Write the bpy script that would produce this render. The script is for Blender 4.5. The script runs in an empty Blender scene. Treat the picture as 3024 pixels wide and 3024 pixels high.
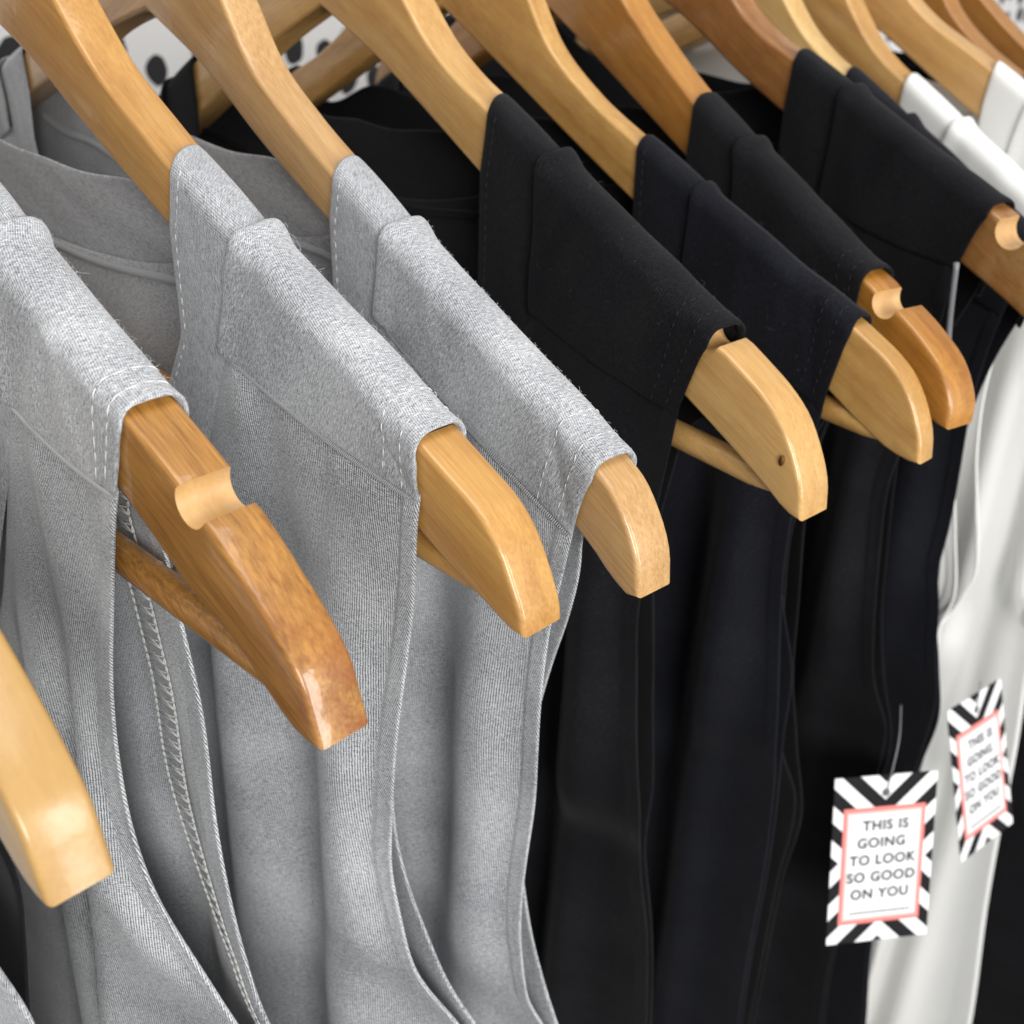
import bpy, bmesh, math, random
import numpy as np
from mathutils import Vector, Matrix

random.seed(7); np.random.seed(7)
scene = bpy.context.scene
COL = scene.collection
R = math.radians
CZ = 1.45                      # height of the camera above the floor

# ------------------------------------------------------------------ camera
cam_d = bpy.data.cameras.new('camera')
cam = bpy.data.objects.new('camera', cam_d); COL.objects.link(cam)
right = Vector((.7430, -.6668, .0577)); up = Vector((.3003, .4092, .8616)); fwd = Vector((.5981, .6229, -.5043))
fwd.normalize(); right = (right - fwd * right.dot(fwd)).normalized(); up = right.cross(fwd)
m = Matrix((right, up, -fwd)).transposed().to_4x4(); m.translation = Vector((0, 0, CZ))
cam.matrix_world = m
cam_d.sensor_width = 36; cam_d.lens = 41.56
cam_d.clip_start = .01; cam_d.clip_end = 50
cam_d.dof.use_dof = True; cam_d.dof.focus_distance = .27; cam_d.dof.aperture_fstop = 20
scene.camera = cam
scene.render.resolution_x = scene.render.resolution_y = 1024

# ------------------------------------------------------------------ light
world = bpy.data.worlds.new('World'); scene.world = world; world.use_nodes = True
bg = world.node_tree.nodes['Background']; bg.inputs[0].default_value = (.93, .96, 1, 1); bg.inputs[1].default_value = .40
def area(name, loc, target, sx, sy, power, color):
    l = bpy.data.lights.new(name, 'AREA'); l.shape = 'RECTANGLE'; l.size = sx; l.size_y = sy; l.energy = power; l.color = color
    o = bpy.data.objects.new(name, l); COL.objects.link(o); o.location = loc
    o.rotation_euler = (Vector(target) - Vector(loc)).to_track_quat('-Z', 'Y').to_euler()
    return o
area('window_light', (.88, -1.95, CZ + .30), (.25, .2, CZ - .14), .55, 1.4, 32, (1, .985, .97))
area('fill_light', (-.75, -1.7, CZ + .55), (.2, .22, CZ - .2), .9, .9, 38, (1, .985, .95))  # unseen fill lamp, added to brighten the cloth fronts
area('ceiling_light', (.1, -.1, CZ + 1.25), (.25, .3, CZ - .1), 1.1, .9, 12, (1, .97, .93))
scene.view_settings.view_transform = 'Standard'; scene.view_settings.look = 'None'
scene.view_settings.exposure = 0; scene.view_settings.gamma = 1; scene.view_settings.use_curve_mapping = False
try:
    scene.cycles.max_bounces = 8; scene.cycles.diffuse_bounces = 5; scene.cycles.use_denoising = True
except Exception: pass

# ------------------------------------------------------------------ materials
def new_mat(name):
    m = bpy.data.materials.new(name); m.use_nodes = True
    nt = m.node_tree; return m, nt, nt.nodes['Principled BSDF']
def N(nt, t, **kw):
    n = nt.nodes.new(t)
    for k, v in kw.items(): setattr(n, k, v)
    return n
def math_n(nt, op, a, b=None, c=None):
    n = N(nt, 'ShaderNodeMath', operation=op)
    for i, v in enumerate((a, b, c)):
        if v is None: continue
        if isinstance(v, (int, float)): n.inputs[i].default_value = v
        else: nt.links.new(v, n.inputs[i])
    return n.outputs[0]
def ramp(nt, fac, stops):
    n = N(nt, 'ShaderNodeValToRGB'); nt.links.new(fac, n.inputs[0])
    e = n.color_ramp.elements
    while len(e) < len(stops): e.new(.5)
    for k, (p, c) in enumerate(stops): e[k].position = p; e[k].color = (*c, 1)
    return n.outputs[0]
def srgb(r, g, b):
    f = lambda c: (c / 255 / 12.92) if c / 255 <= .04045 else ((c / 255 + .055) / 1.055) ** 2.4
    return (f(r), f(g), f(b))
def mix(nt, fac, a, b, mode='MIX'):
    n = N(nt, 'ShaderNodeMix', data_type='RGBA', blend_type=mode)
    for i, v in ((0, fac), (6, a), (7, b)):
        if isinstance(v, (int, float)): n.inputs[i].default_value = v
        elif isinstance(v, tuple): n.inputs[i].default_value = (*v, 1)
        else: nt.links.new(v, n.inputs[i])
    return n.outputs[2]
def noise(nt, vec, scale, detail=3, rough=.55, dist=0):
    n = N(nt, 'ShaderNodeTexNoise'); n.inputs['Scale'].default_value = scale; n.inputs['Detail'].default_value = detail
    n.inputs['Roughness'].default_value = rough; n.inputs['Distortion'].default_value = dist
    if vec is not None: nt.links.new(vec, n.inputs['Vector'])
    return n.outputs['Fac']

def wood_mat(name, light, dark, seed, streak=.5, mottle=.4, stain=None, gloss=.085):
    m, nt, p = new_mat(name)
    tc = N(nt, 'ShaderNodeTexCoord'); sx = N(nt, 'ShaderNodeSeparateXYZ'); nt.links.new(tc.outputs['Object'], sx.inputs[0])
    ay = math_n(nt, 'ABSOLUTE', sx.outputs[1])
    c, s = math.cos(R(25)), math.sin(R(25))
    d = math_n(nt, 'SUBTRACT', math_n(nt, 'MULTIPLY', ay, c), math_n(nt, 'MULTIPLY', sx.outputs[2], s))
    h = math_n(nt, 'ADD', math_n(nt, 'MULTIPLY', ay, s), math_n(nt, 'MULTIPLY', sx.outputs[2], c))
    def vec(kd, kh, kx):
        v = N(nt, 'ShaderNodeCombineXYZ')
        nt.links.new(math_n(nt, 'ADD', math_n(nt, 'MULTIPLY', d, kd), seed * 7.3), v.inputs[0])
        nt.links.new(math_n(nt, 'MULTIPLY', h, kh), v.inputs[1]); nt.links.new(math_n(nt, 'MULTIPLY', sx.outputs[0], kx), v.inputs[2])
        return v.outputs[0]
    fine = noise(nt, vec(55, 1300, 1300), 1, 3, .65)
    broad = noise(nt, vec(9, 110, 160), 1, 3, .55, .6)
    blot = noise(nt, vec(120, 190, 190), 1, 4, .6, .4)
    fleck = noise(nt, vec(420, 900, 900), 1, 2, .6)
    f = math_n(nt, 'MULTIPLY_ADD', math_n(nt, 'SUBTRACT', fine, .5), streak * 2.2, broad)
    f = math_n(nt, 'MULTIPLY_ADD', math_n(nt, 'SUBTRACT', blot, .5), mottle, f)
    f = math_n(nt, 'MULTIPLY_ADD', math_n(nt, 'SUBTRACT', fleck, .5), .14, f)
    colr = ramp(nt, f, [(.18, dark), (.82, light)])
    if stain:
        spot = noise(nt, vec(60, 75, 75), 1, 4, .65, .8)
        tipf = math_n(nt, 'MULTIPLY', N_clamp(nt, math_n(nt, 'MULTIPLY', math_n(nt, 'SUBTRACT', ay, stain[1]), 40)), N_clamp(nt, math_n(nt, 'MULTIPLY', math_n(nt, 'SUBTRACT', spot, .42), 5)))
        colr = mix(nt, math_n(nt, 'MULTIPLY', tipf, .75), colr, stain[0])
    nt.links.new(colr, p.inputs['Base Color'])
    p.inputs['Roughness'].default_value = .42
    p.inputs['Coat Weight'].default_value = .65; p.inputs['Coat Roughness'].default_value = gloss
    b = N(nt, 'ShaderNodeBump'); b.inputs['Strength'].default_value = .12; b.inputs['Distance'].default_value = .0004
    nt.links.new(fine, b.inputs['Height']); nt.links.new(b.outputs[0], p.inputs['Normal'])
    b2 = N(nt, 'ShaderNodeBump'); b2.inputs['Strength'].default_value = .10; b2.inputs['Distance'].default_value = .0008
    nt.links.new(noise(nt, tc.outputs['Object'], 260, 2), b2.inputs['Height']); nt.links.new(b2.outputs[0], p.inputs['Coat Normal'])
    return m
def N_clamp(nt, v):
    n = N(nt, 'ShaderNodeClamp'); nt.links.new(v, n.inputs[0]); return n.outputs[0]

def cloth_mat(name, dark, mid, light, rib=.00074, angle=0, rib_amt=.74, fleck_amt=1.18, sheen=.25, bump=.5, spec=.15, tint=None):
    """knitted jersey on UVs measured in metres: fine ribs, loose fibres, heathered yarn"""
    m, nt, p = new_mat(name)
    uvn = N(nt, 'ShaderNodeUVMap'); uvn.uv_map = 'UVMap'
    en = N(nt, 'ShaderNodeUVMap'); en.uv_map = 'Edge'; es = N(nt, 'ShaderNodeSeparateXYZ'); nt.links.new(en.outputs[0], es.inputs[0])
    inhem = math_n(nt, 'MULTIPLY', math_n(nt, 'GREATER_THAN', es.outputs[0], .5), math_n(nt, 'LESS_THAN', es.outputs[0], 1.0058))
    u0 = N(nt, 'ShaderNodeSeparateXYZ'); nt.links.new(uvn.outputs[0], u0.inputs[0])
    uh = N(nt, 'ShaderNodeCombineXYZ'); nt.links.new(math_n(nt, 'ADD', u0.outputs[0], math_n(nt, 'MULTIPLY', inhem, math_n(nt, 'MULTIPLY', u0.outputs[1], .5))), uh.inputs[0]); nt.links.new(u0.outputs[1], uh.inputs[1])
    mp = N(nt, 'ShaderNodeMapping'); nt.links.new(uh.outputs[0], mp.inputs[0]); mp.inputs['Rotation'].default_value = (0, 0, angle)
    v = mp.outputs[0]
    sep = N(nt, 'ShaderNodeSeparateXYZ'); nt.links.new(v, sep.inputs[0])
    def st(kx, ky, sc, det=2, ro=.6, di=0):
        q = N(nt, 'ShaderNodeMapping'); nt.links.new(v, q.inputs[0]); q.inputs['Scale'].default_value = (kx, ky, 1)
        return noise(nt, q.outputs[0], sc, det, ro, di)
    wob = st(1, 1, 420, 2)
    phase = math_n(nt, 'ADD', math_n(nt, 'MULTIPLY', sep.outputs[0], 2 * math.pi / rib), math_n(nt, 'MULTIPLY', wob, 4.6))
    ribs = math_n(nt, 'MULTIPLY_ADD', math_n(nt, 'SINE', phase), .5, .5)
    row = math_n(nt, 'MULTIPLY_ADD', math_n(nt, 'SINE', math_n(nt, 'ADD', math_n(nt, 'MULTIPLY', sep.outputs[1], 2 * math.pi / (rib * .8)), math_n(nt, 'MULTIPLY', wob, 6))), .5, .5)
    fib = st(620, 2300, 1, 3, .75, .5)          # short streaks across the ribs
    spk = st(2600, 2600, 1, 2, .7)
    big = st(16, 34, 1, 3, .5)
    patchy = st(90, 150, 1, 2, .6)
    ribvis = math_n(nt, 'MULTIPLY', N_clamp(nt, math_n(nt, 'MULTIPLY_ADD', patchy, 1.9, -.15)), rib_amt)
    f = math_n(nt, 'MULTIPLY_ADD', math_n(nt, 'SUBTRACT', ribs, .5), ribvis, .5)
    f = math_n(nt, 'MULTIPLY_ADD', math_n(nt, 'SUBTRACT', row, .5), rib_amt * .22, f)
    f = math_n(nt, 'MULTIPLY_ADD', math_n(nt, 'SUBTRACT', fib, .5), 1.15 * fleck_amt, f)
    f = math_n(nt, 'MULTIPLY_ADD', math_n(nt, 'SUBTRACT', spk, .5), .75 * fleck_amt, f)
    f = math_n(nt, 'MULTIPLY_ADD', math_n(nt, 'SUBTRACT', big, .5), .45 * fleck_amt, f)
    colr = ramp(nt, f, [(.15, dark), (.5, mid), (.88, light)])
    if tint:
        colr = mix(nt, math_n(nt, 'MULTIPLY', N_clamp(nt, math_n(nt, 'MULTIPLY', math_n(nt, 'SUBTRACT', st(24, 20, 1, 2), .45), 4)), .5), colr, tint, 'MULTIPLY')
    nt.links.new(colr, p.inputs['Base Color'])
    p.inputs['Roughness'].default_value = .92; p.inputs['Specular IOR Level'].default_value = spec
    p.inputs['Sheen Weight'].default_value = sheen; p.inputs['Sheen Roughness'].default_value = .45
    hgt = math_n(nt, 'ADD', math_n(nt, 'MULTIPLY', ribs, .55), math_n(nt, 'MULTIPLY', fib, .9))
    b = N(nt, 'ShaderNodeBump'); b.inputs['Strength'].default_value = bump; b.inputs['Distance'].default_value = .00022
    nt.links.new(hgt, b.inputs['Height']); nt.links.new(b.outputs[0], p.inputs['Normal'])
    return m
def plain_mat(name, c, rough=.6, spec=.3, metal=0):
    m, nt, p = new_mat(name); p.inputs['Base Color'].default_value = (*c, 1); p.inputs['Roughness'].default_value = rough
    p.inputs['Specular IOR Level'].default_value = spec; p.inputs['Metallic'].default_value = metal
    return m

GREY = ((.10, .106, .118), (.362, .374, .395), (.73, .745, .765))
grey_body = cloth_mat('grey_heather_jersey', *GREY)
grey_yoke = cloth_mat('grey_heather_jersey_crosswise', *GREY, rib=.00056, angle=R(78), rib_amt=.28, fleck_amt=1.15, bump=.3)
grey_band = cloth_mat('grey_heather_band', *GREY, rib=.00056, angle=R(58), rib_amt=.28, fleck_amt=1.15, bump=.3)
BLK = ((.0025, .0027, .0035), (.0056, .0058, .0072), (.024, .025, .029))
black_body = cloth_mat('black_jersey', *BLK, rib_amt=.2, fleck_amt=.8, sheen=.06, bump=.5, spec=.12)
black_yoke = cloth_mat('black_jersey_crosswise', *BLK, angle=R(78), rib_amt=.2, fleck_amt=.9, sheen=.05, bump=.4, spec=.12)
NVY = ((.0028, .0031, .005), (.006, .0065, .0097), (.022, .0235, .031))
navy_body = cloth_mat('navy_black_jersey', *NVY, rib_amt=.2, fleck_amt=.8, sheen=.06, bump=.5, spec=.12)
navy_yoke = cloth_mat('navy_black_jersey_crosswise', *NVY, angle=R(78), rib_amt=.2, fleck_amt=.9, sheen=.05, bump=.35, spec=.12)
WHT = ((.70, .70, .68), (.79, .79, .775), (.85, .85, .84))
white_body = cloth_mat('white_jersey', *WHT, rib_amt=.12, fleck_amt=.4, sheen=.1, bump=.2)
thread_white = plain_mat('pale_thread', (.72, .72, .70), .7, .2)
thread_dark = plain_mat('dark_thread', (.028, .029, .033), .7, .2)
thread_seam = plain_mat('ivory_thread', (.62, .60, .54), .7, .2)
thread_grey = plain_mat('grey_thread', (.42, .425, .435), .8, .15)
fibre_pale = plain_mat('pale_fibre', (.62, .62, .63), .8, .1); fibre_dark = plain_mat('grey_lint', (.09, .09, .1), .8, .1)
raw_wood = wood_mat('bare_notch_wood', srgb(214, 174, 118), srgb(186, 142, 88), 3, .2, .3)
steel = plain_mat('chrome_steel', (.6, .6, .6), .22, .5, 1)
nylon = plain_mat('clear_nylon', (.22, .22, .24), .3, .5)

# ------------------------------------------------------------------ helpers
def link(name, me, mat, parent=None, smooth=True):
    o = bpy.data.objects.new(name, me); COL.objects.link(o)
    if mat is not None:
        for k in (mat if isinstance(mat, (list, tuple)) else [mat]): me.materials.append(k)
    if smooth: me.polygons.foreach_set('use_smooth', [True] * len(me.polygons))
    if parent: o.parent = parent
    return o
def empty(name, loc, rz, label, cat, group=None):
    o = bpy.data.objects.new(name, None); COL.objects.link(o); o.location = loc; o.rotation_euler = (0, 0, rz)
    o.empty_display_size = .05; o['label'] = label; o['category'] = cat
    if group: o['group'] = group
    return o
def catmull(pts, n):
    P = np.array(pts, float)
    if len(P) < 3: 
        t = np.linspace(0, 1, n)[:, None]; return P[0] * (1 - t) + P[-1] * t
    d = np.concatenate([[0], np.cumsum(np.maximum(1e-7, np.linalg.norm(np.diff(P, axis=0), axis=1)))])
    t = np.linspace(0, d[-1], n); out = np.zeros((n, P.shape[1]))
    # finite-difference tangents, limited (monotone-ish hermite)
    sl = np.diff(P, axis=0) / np.diff(d)[:, None]
    T = np.zeros_like(P); T[1:-1] = (sl[1:] * np.diff(d)[:-1, None] + sl[:-1] * np.diff(d)[1:, None]) / (np.diff(d)[:-1] + np.diff(d)[1:])[:, None]
    T[0] = sl[0]; T[-1] = sl[-1]
    k = np.clip(np.searchsorted(d, t, 'right') - 1, 0, len(d) - 2); h = (d[k + 1] - d[k])[:, None]; s = ((t - d[k]) / h[:, 0])[:, None]
    return (2*s**3 - 3*s**2 + 1) * P[k] + (s**3 - 2*s**2 + s) * h * T[k] + (-2*s**3 + 3*s**2) * P[k+1] + (s**3 - s**2) * h * T[k+1]
def grid_mesh(name, G, uv=None, flip=False, edge=None):
    """G: rows x cols x 3; uv in metres from arc lengths unless given"""
    G = np.asarray(G, float); nr, nc = G.shape[:2]
    if uv is None:
        du = np.zeros((nr, nc)); du[:, 1:] = np.cumsum(np.linalg.norm(np.diff(G, axis=1), axis=2), axis=1)
        dv = np.zeros((nr, nc)); dv[1:] = np.cumsum(np.linalg.norm(np.diff(G, axis=0), axis=2), axis=0)
        du = du - du[:, [nc // 2]]
        uv = np.stack([du, dv], -1)
    faces = []
    for i in range(nr - 1):
        for j in range(nc - 1):
            a = i * nc + j; f = (a, a + 1, a + nc + 1, a + nc)
            faces.append(f[::-1] if flip else f)
    me = bpy.data.meshes.new(name); me.from_pydata(G.reshape(-1, 3).tolist(), [], faces); me.update()
    ul = me.uv_layers.new(name='UVMap'); U = uv.reshape(-1, 2)
    idx = np.zeros(len(me.loops), int); me.loops.foreach_get('vertex_index', idx)
    ul.data.foreach_set('uv', U[idx].ravel())
    if edge is not None:
        el = me.uv_layers.new(name='Edge'); E_ = np.stack([edge.ravel() + 1, np.zeros(edge.size)], -1); el.data.foreach_set('uv', E_[idx].ravel())
    return me
def thicken(o, t, sub=1):
    s = o.modifiers.new('thickness', 'SOLIDIFY'); s.thickness = t; s.offset = 0
    if sub:
        b = o.modifiers.new('soft', 'SUBSURF'); b.levels = sub; b.render_levels = sub
def tube_into(bm, pts, r, seg=6, caps=True):
    P = [Vector(p) for p in pts]; rings = []
    prev = None
    for i, p in enumerate(P):
        t = (P[min(i + 1, len(P) - 1)] - P[max(i - 1, 0)]).normalized()
        if prev is None: n = t.orthogonal().normalized()
        else: n = (prev - t * prev.dot(t)).normalized() if (prev - t * prev.dot(t)).length > 1e-6 else t.orthogonal().normalized()
        prev = n; b = t.cross(n); rr = r[i] if hasattr(r, '__len__') else r
        rings.append([bm.verts.new(p + (n * math.cos(2*math.pi*k/seg) + b * math.sin(2*math.pi*k/seg)) * rr) for k in range(seg)])
    for a, b in zip(rings, rings[1:]):
        for k in range(seg): bm.faces.new((a[k], a[(k+1) % seg], b[(k+1) % seg], b[k]))
    if caps: bm.faces.new(rings[0][::-1]); bm.faces.new(rings[-1])
def bm_mesh(bm, name):
    bmesh.ops.recalc_face_normals(bm, faces=bm.faces); me = bpy.data.meshes.new(name); bm.to_mesh(me); bm.free(); return me
def smoothstep(a, b, x):
    t = np.clip((np.asarray(x, float) - a) / (b - a), 0, 1); return t * t * (3 - 2 * t)

UC = .22                       # distance from a hanger's tip to its middle
# ------------------------------------------------------------------ hanger shapes: (distance from the tip, height below the lens)
UP = dict(
 A=[(0,-.1516),(.0029,-.1442),(.0043,-.1402),(.0119,-.1314),(.0197,-.1252),(.0326,-.1164),(.0422,-.1113),(.0587,-.104),(.09,-.0905),(.1308,-.072),(.1502,-.0645),(.1637,-.0575)],
 B=[(0,-.1487),(.0006,-.1452),(.0043,-.1374),(.0091,-.1298),(.015,-.1246),(.0223,-.121),(.0309,-.1172),(.06,-.104),(.09,-.0915),(.1227,-.0774),(.1363,-.0706),(.158,-.0582),(.1722,-.0456)],
 C=[(0,-.1536),(.0016,-.1448),(.0063,-.1363),(.0118,-.1302),(.0178,-.1268),(.05,-.113),(.08,-.1008),(.1198,-.084),(.1422,-.0737),(.1618,-.0617),(.1739,-.0477)],
 D=[(0,-.1553),(.0014,-.1476),(.0057,-.1386),(.0115,-.1308),(.0179,-.1259),(.026,-.1216),(.0342,-.1177),(.065,-.1045),(.1,-.089),(.1308,-.0756),(.1502,-.0675),(.1623,-.0602),(.1737,-.0501)],
 E=[(0,-.1567),(.0015,-.1495),(.0059,-.1405),(.0113,-.1337),(.0172,-.1294),(.0256,-.1254),(.06,-.1125),(.09,-.101),(.1205,-.0888),(.1442,-.0786),(.1659,-.0639),(.1751,-.0523)],
 F=[(0,-.1486),(.0004,-.1427),(.0038,-.1359),(.0088,-.1303),(.0164,-.1256),(.05,-.1125),(.09,-.096),(.1288,-.0804),(.1492,-.0695),(.1622,-.0617),(.1743,-.0536)],
)
LO = dict(
 A=[(.0055,-.152),(.0159,-.1471),(.0242,-.1416),(.0419,-.1346),(.0539,-.1277),(.0656,-.1215),(.1319,-.092),(.1587,-.079),(.1881,-.0656)],
 B=[(.0034,-.1487),(.0113,-.1458),(.023,-.1417),(.0331,-.1374),(.06,-.1245),(.09,-.110),(.1258,-.0927),(.1482,-.0825),(.1707,-.0717),(.1889,-.0627)],
 C=[(.0036,-.1546),(.0087,-.1526),(.0167,-.1475),(.0229,-.1445),(.06,-.127),(.09,-.1125),(.122,-.0979),(.158,-.0824),(.187,-.0678)],
 D=[(.0046,-.1547),(.0114,-.1511),(.0283,-.1426),(.0456,-.1348),(.09,-.1145),(.1319,-.0956),(.1587,-.0827),(.1881,-.0692)],
 E=[(.0035,-.157),(.0093,-.1564),(.0211,-.1519),(.0345,-.1452),(.08,-.1255),(.1202,-.1075),(.1465,-.0954),(.1751,-.0817),(.195,-.0722)],
 F=[(.0019,-.1489),(.0056,-.1481),(.03,-.1385),(.07,-.123),(.1,-.1115),(.1302,-.0989),(.1621,-.0858),(.19,-.0745)],
)
def shifted(L, dz): return [(u, z + dz) for u, z in L]
for k, base, tip in (('O', 'A', -.156), ('G', 'D', -.153), ('H', 'D', -.162), ('I', 'D', -.169), ('J', 'D', -.1535), ('K', 'E', -.156), ('L', 'F', -.155)):
    dz = tip - UP[base][0][1]; UP[k] = shifted(UP[base], dz); LO[k] = shifted(LO[base], dz)
UP['G'] = [(u, z + .0155 * max(0, 1 - u / .16)) for u, z in UP['G']]; LO['G'] = [(u, z + .0155 * max(0, 1 - u / .16)) for u, z in LO['G']]
#            x of tip, yaw, thickness, notch place (distance from tip) or None, edge rounding
HANG = dict(O=(.0391, 4, .0125, .036, .0032), A=(.0916, 5, .0125, .0374, .0028), B=(.1426, 4, .0125, .040, .0027), C=(.1789, 0, .0120, .036, .0024),
            D=(.2421, 0, .0130, .0395, .0025), E=(.3010, 1.5, .0088, .040, .0022), F=(.3127, -9, .0125, .032, .0026), G=(.3780, -6, .0120, .0275, .0016),
            H=(.4196, -6, .0115, .036, .0015), I=(.4606, -9, .0115, .036, .0015), J=(.5130, -1, .0115, .036, .0015), K=(.5420, -5, .0115, .036, .0015), L=(.5820, -5, .0115, .036, .0015))
# honey oak and orange varnishes
WOOD = dict(
 O=wood_mat('pale_maple', srgb(188, 150, 90), srgb(168, 128, 70), 1, .15, .2, gloss=.2),
 A=wood_mat('reddish_honey_wood', srgb(182, 130, 62), srgb(136, 90, 38), 2, .75, .06, stain=(srgb(126, 58, 14), .196)),
 B=wood_mat('yellow_honey_wood', srgb(202, 154, 86), srgb(166, 116, 56), 3, .4, .25),
 C=wood_mat('pinkish_beech', srgb(204, 164, 110), srgb(172, 130, 80), 4, .55, .25),
 D=wood_mat('pale_straw_wood', srgb(212, 170, 108), srgb(176, 130, 70), 5, .35, .3),
 E=wood_mat('flecked_straw_wood', srgb(204, 160, 94), srgb(164, 118, 60), 6, .3, .6),
 F=wood_mat('amber_wood', srgb(192, 136, 60), srgb(146, 92, 32), 7, .3, .3),
 G=wood_mat('red_brown_wood', srgb(168, 116, 64), srgb(124, 80, 38), 8, .5, .5, stain=(srgb(176, 142, 92), .178)),
 H=wood_mat('cream_wood', srgb(224, 190, 128), srgb(190, 150, 90), 9, .4, .25),
 I=wood_mat('sandy_wood', srgb(206, 164, 102), srgb(168, 122, 66), 10, .3, .3),
 J=wood_mat('sandy_wood_knotted', srgb(214, 172, 112), srgb(180, 134, 76), 11, .3, .25),
 K=wood_mat('orange_wood', srgb(184, 130, 66), srgb(138, 90, 40), 12, .3, .4),
 L=wood_mat('dark_orange_wood', srgb(180, 126, 64), srgb(134, 88, 38), 13, .3, .4))
HLABEL = dict(
 O='pale blond wooden hanger nearest the camera, blurred, cut by the left edge',
 A='reddish brown wooden hanger with a bare strap notch and burnt orange stained tip',
 B='honey yellow wooden hanger whose smooth tip leaves the middle grey tank top',
 C='pinkish beige wooden hanger in the grey tank top next to the black ones',
 D='pale straw wooden hanger with a dark nail dot near its long tip',
 E='thin flecked tan wooden hanger in the navy black tank top',
 F='amber wooden hanger with a pale strap notch, third among the black tank tops',
 G='dark red brown wooden hanger with a pale streak, notch showing at the right edge',
 H='cream wooden hanger in the last black tank top before the white ones',
 I='tan wooden hanger arm going into the first white tank top',
 J='sandy wooden hanger with a small knot, going into the second white tank top',
 K='orange brown wooden hanger just behind the second white tank top',
 L='orange brown wooden hanger at the far right end of the row')
RAIL_Z = .058
DROOP = dict(A=.010, B=.010, C=.0, D=.026, E=.018, F=.018)
def far_z(k, u, z): return z - DROOP.get(k, 0) * np.maximum(0, np.asarray(u) - UC) / .16
def frame_loc(k, z):
    x0, yaw = HANG[k][:2]; y = R(yaw)
    return Vector((x0 - math.sin(y) * UC, .1425 + math.cos(y) * UC, CZ + z)), y
def build_hanger(k):
    x0, yaw, th, notch, rnd = HANG[k]
    base = -.16
    loc, y = frame_loc(k, base)
    root = empty('wooden_hanger', loc, y, HLABEL[k], 'clothes hanger', 'wooden hangers in a row on the rail')
    U = UP[k]; ul, zl = U[-1]
    ztop = U[0][1]
    full = [p for p in U] + [(.190, zl + .0175), (.199, zl + .029), (.206, zl + .0355), (UC, zl + .038)]
    top = catmull(full, 90)
    lo = catmull([U[0]] + LO[k] + [(UC, LO[k][-1][1] + .0115)], 60)
    # notch: arc cut out of the top edge
    pts_top = [tuple(p) for p in top]
    tag_notch = set()
    if notch:
        i0 = np.interp(notch, top[:, 0], np.arange(len(top))); cz = np.interp(notch, top[:, 0], top[:, 1]) - .0012
        r = .0047 if k != 'G' else .0058
        a0 = [p for p in pts_top if (p[0] - notch) ** 2 + (p[1] - cz) ** 2 > r * r and p[0] < notch]
        a1 = [p for p in pts_top if (p[0] - notch) ** 2 + (p[1] - cz) ** 2 > r * r and p[0] > notch]
        d0 = math.atan2(a0[-1][1] - cz, a0[-1][0] - notch); d1 = math.atan2(a1[0][1] - cz, a1[0][0] - notch)
        if d0 > 0: d0 -= 2 * math.pi
        arc = [(notch + r * math.cos(d0 + (d1 - d0) * t), cz + r * math.sin(d0 + (d1 - d0) * t)) for t in np.linspace(0, 1, 13)]
        pts_top = a0 + arc + a1
        tag_notch = {tuple(p) for p in arc}
    near = pts_top                                     # tip -> middle along the top
    bot = [tuple(p) for p in lo[1:]]                   # tip -> middle along the bottom
    loop = near[:-1] + [near[-1]] + [(2 * UC - u, z) for u, z in near[:-1][::-1]] + [(2 * UC - u, z) for u, z in bot[:-1]] + [bot[-1]] + bot[:-1][::-1]
    isn = [(p in tag_notch) for p in near] + [(p in tag_notch) for p in near[:-1][::-1]] + [False] * (2 * len(bot) - 1)
    loop = [(u, float(far_z(k, u, z))) for u, z in loop]
    bm = bmesh.new()
    fr = [bm.verts.new((0, u - UC, z - base)) for u, z in loop]
    bk = [bm.verts.new((th, u - UC, z - base)) for u, z in loop]
    n = len(loop)
    f1 = bm.faces.new(fr[::-1]); f2 = bm.faces.new(bk)
    bev = []
    for i in range(n):
        j = (i + 1) % n
        f = bm.faces.new((fr[i], fr[j], bk[j], bk[i]))
        if isn[i] and isn[j]: f.material_index = 1
        else: bev += [e for e in f.edges if (e.verts[0] in (fr[i], fr[j]) and e.verts[1] in (fr[i], fr[j])) or (e.verts[0] in (bk[i], bk[j]) and e.verts[1] in (bk[i], bk[j]))]
    bmesh.ops.recalc_face_normals(bm, faces=bm.faces)
    bmesh.ops.bevel(bm, geom=list(set(bev)), offset=rnd, segments=4, profile=.5, affect='EDGES', clamp_overlap=True)
    bmesh.ops.triangulate(bm, faces=[f for f in bm.faces if len(f.verts) > 6])
    me = bpy.data.meshes.new('hanger_body'); bm.to_mesh(me); bm.free()
    o = link('body', me, [WOOD[k], raw_wood], root)
    try:
        me.set_sharp_from_angle(angle=R(38))
    except Exception: pass
    # trouser bar between the two arm ends
    if k in 'OABDEF':
     bm = bmesh.new(); zb = ztop + .0040; yb = UC - .0105
     tube_into(bm, [(th / 2, -yb + 2 * yb * t, float(far_z(k, UC - yb + 2 * yb * t, zb)) - base) for t in np.linspace(0, 1, 41)], [.0026] + [.0039] * 39 + [.0026], 16)
     link('trouser_bar', bm_mesh(bm, 'trouser_bar'), WOOD[k], root)
    # steel hook over the rail
    bm = bmesh.new(); zt = zl + .036
    hp = [(th / 2, 0, zt - .012), (th / 2, 0, RAIL_Z - .012), (th / 2, .006, RAIL_Z - .004)]
    cx, rr = 0, .0165
    hp = [(th/2, 0, zt - .012), (th/2, 0, RAIL_Z - .027)]
    for a in np.linspace(-60, 210, 22):
        hp.append((th/2, rr * math.cos(R(a)), RAIL_Z + rr * math.sin(R(a))))
    tube_into(bm, [(a, b, c - base) for a, b, c in hp], .0017, 8)
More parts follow.
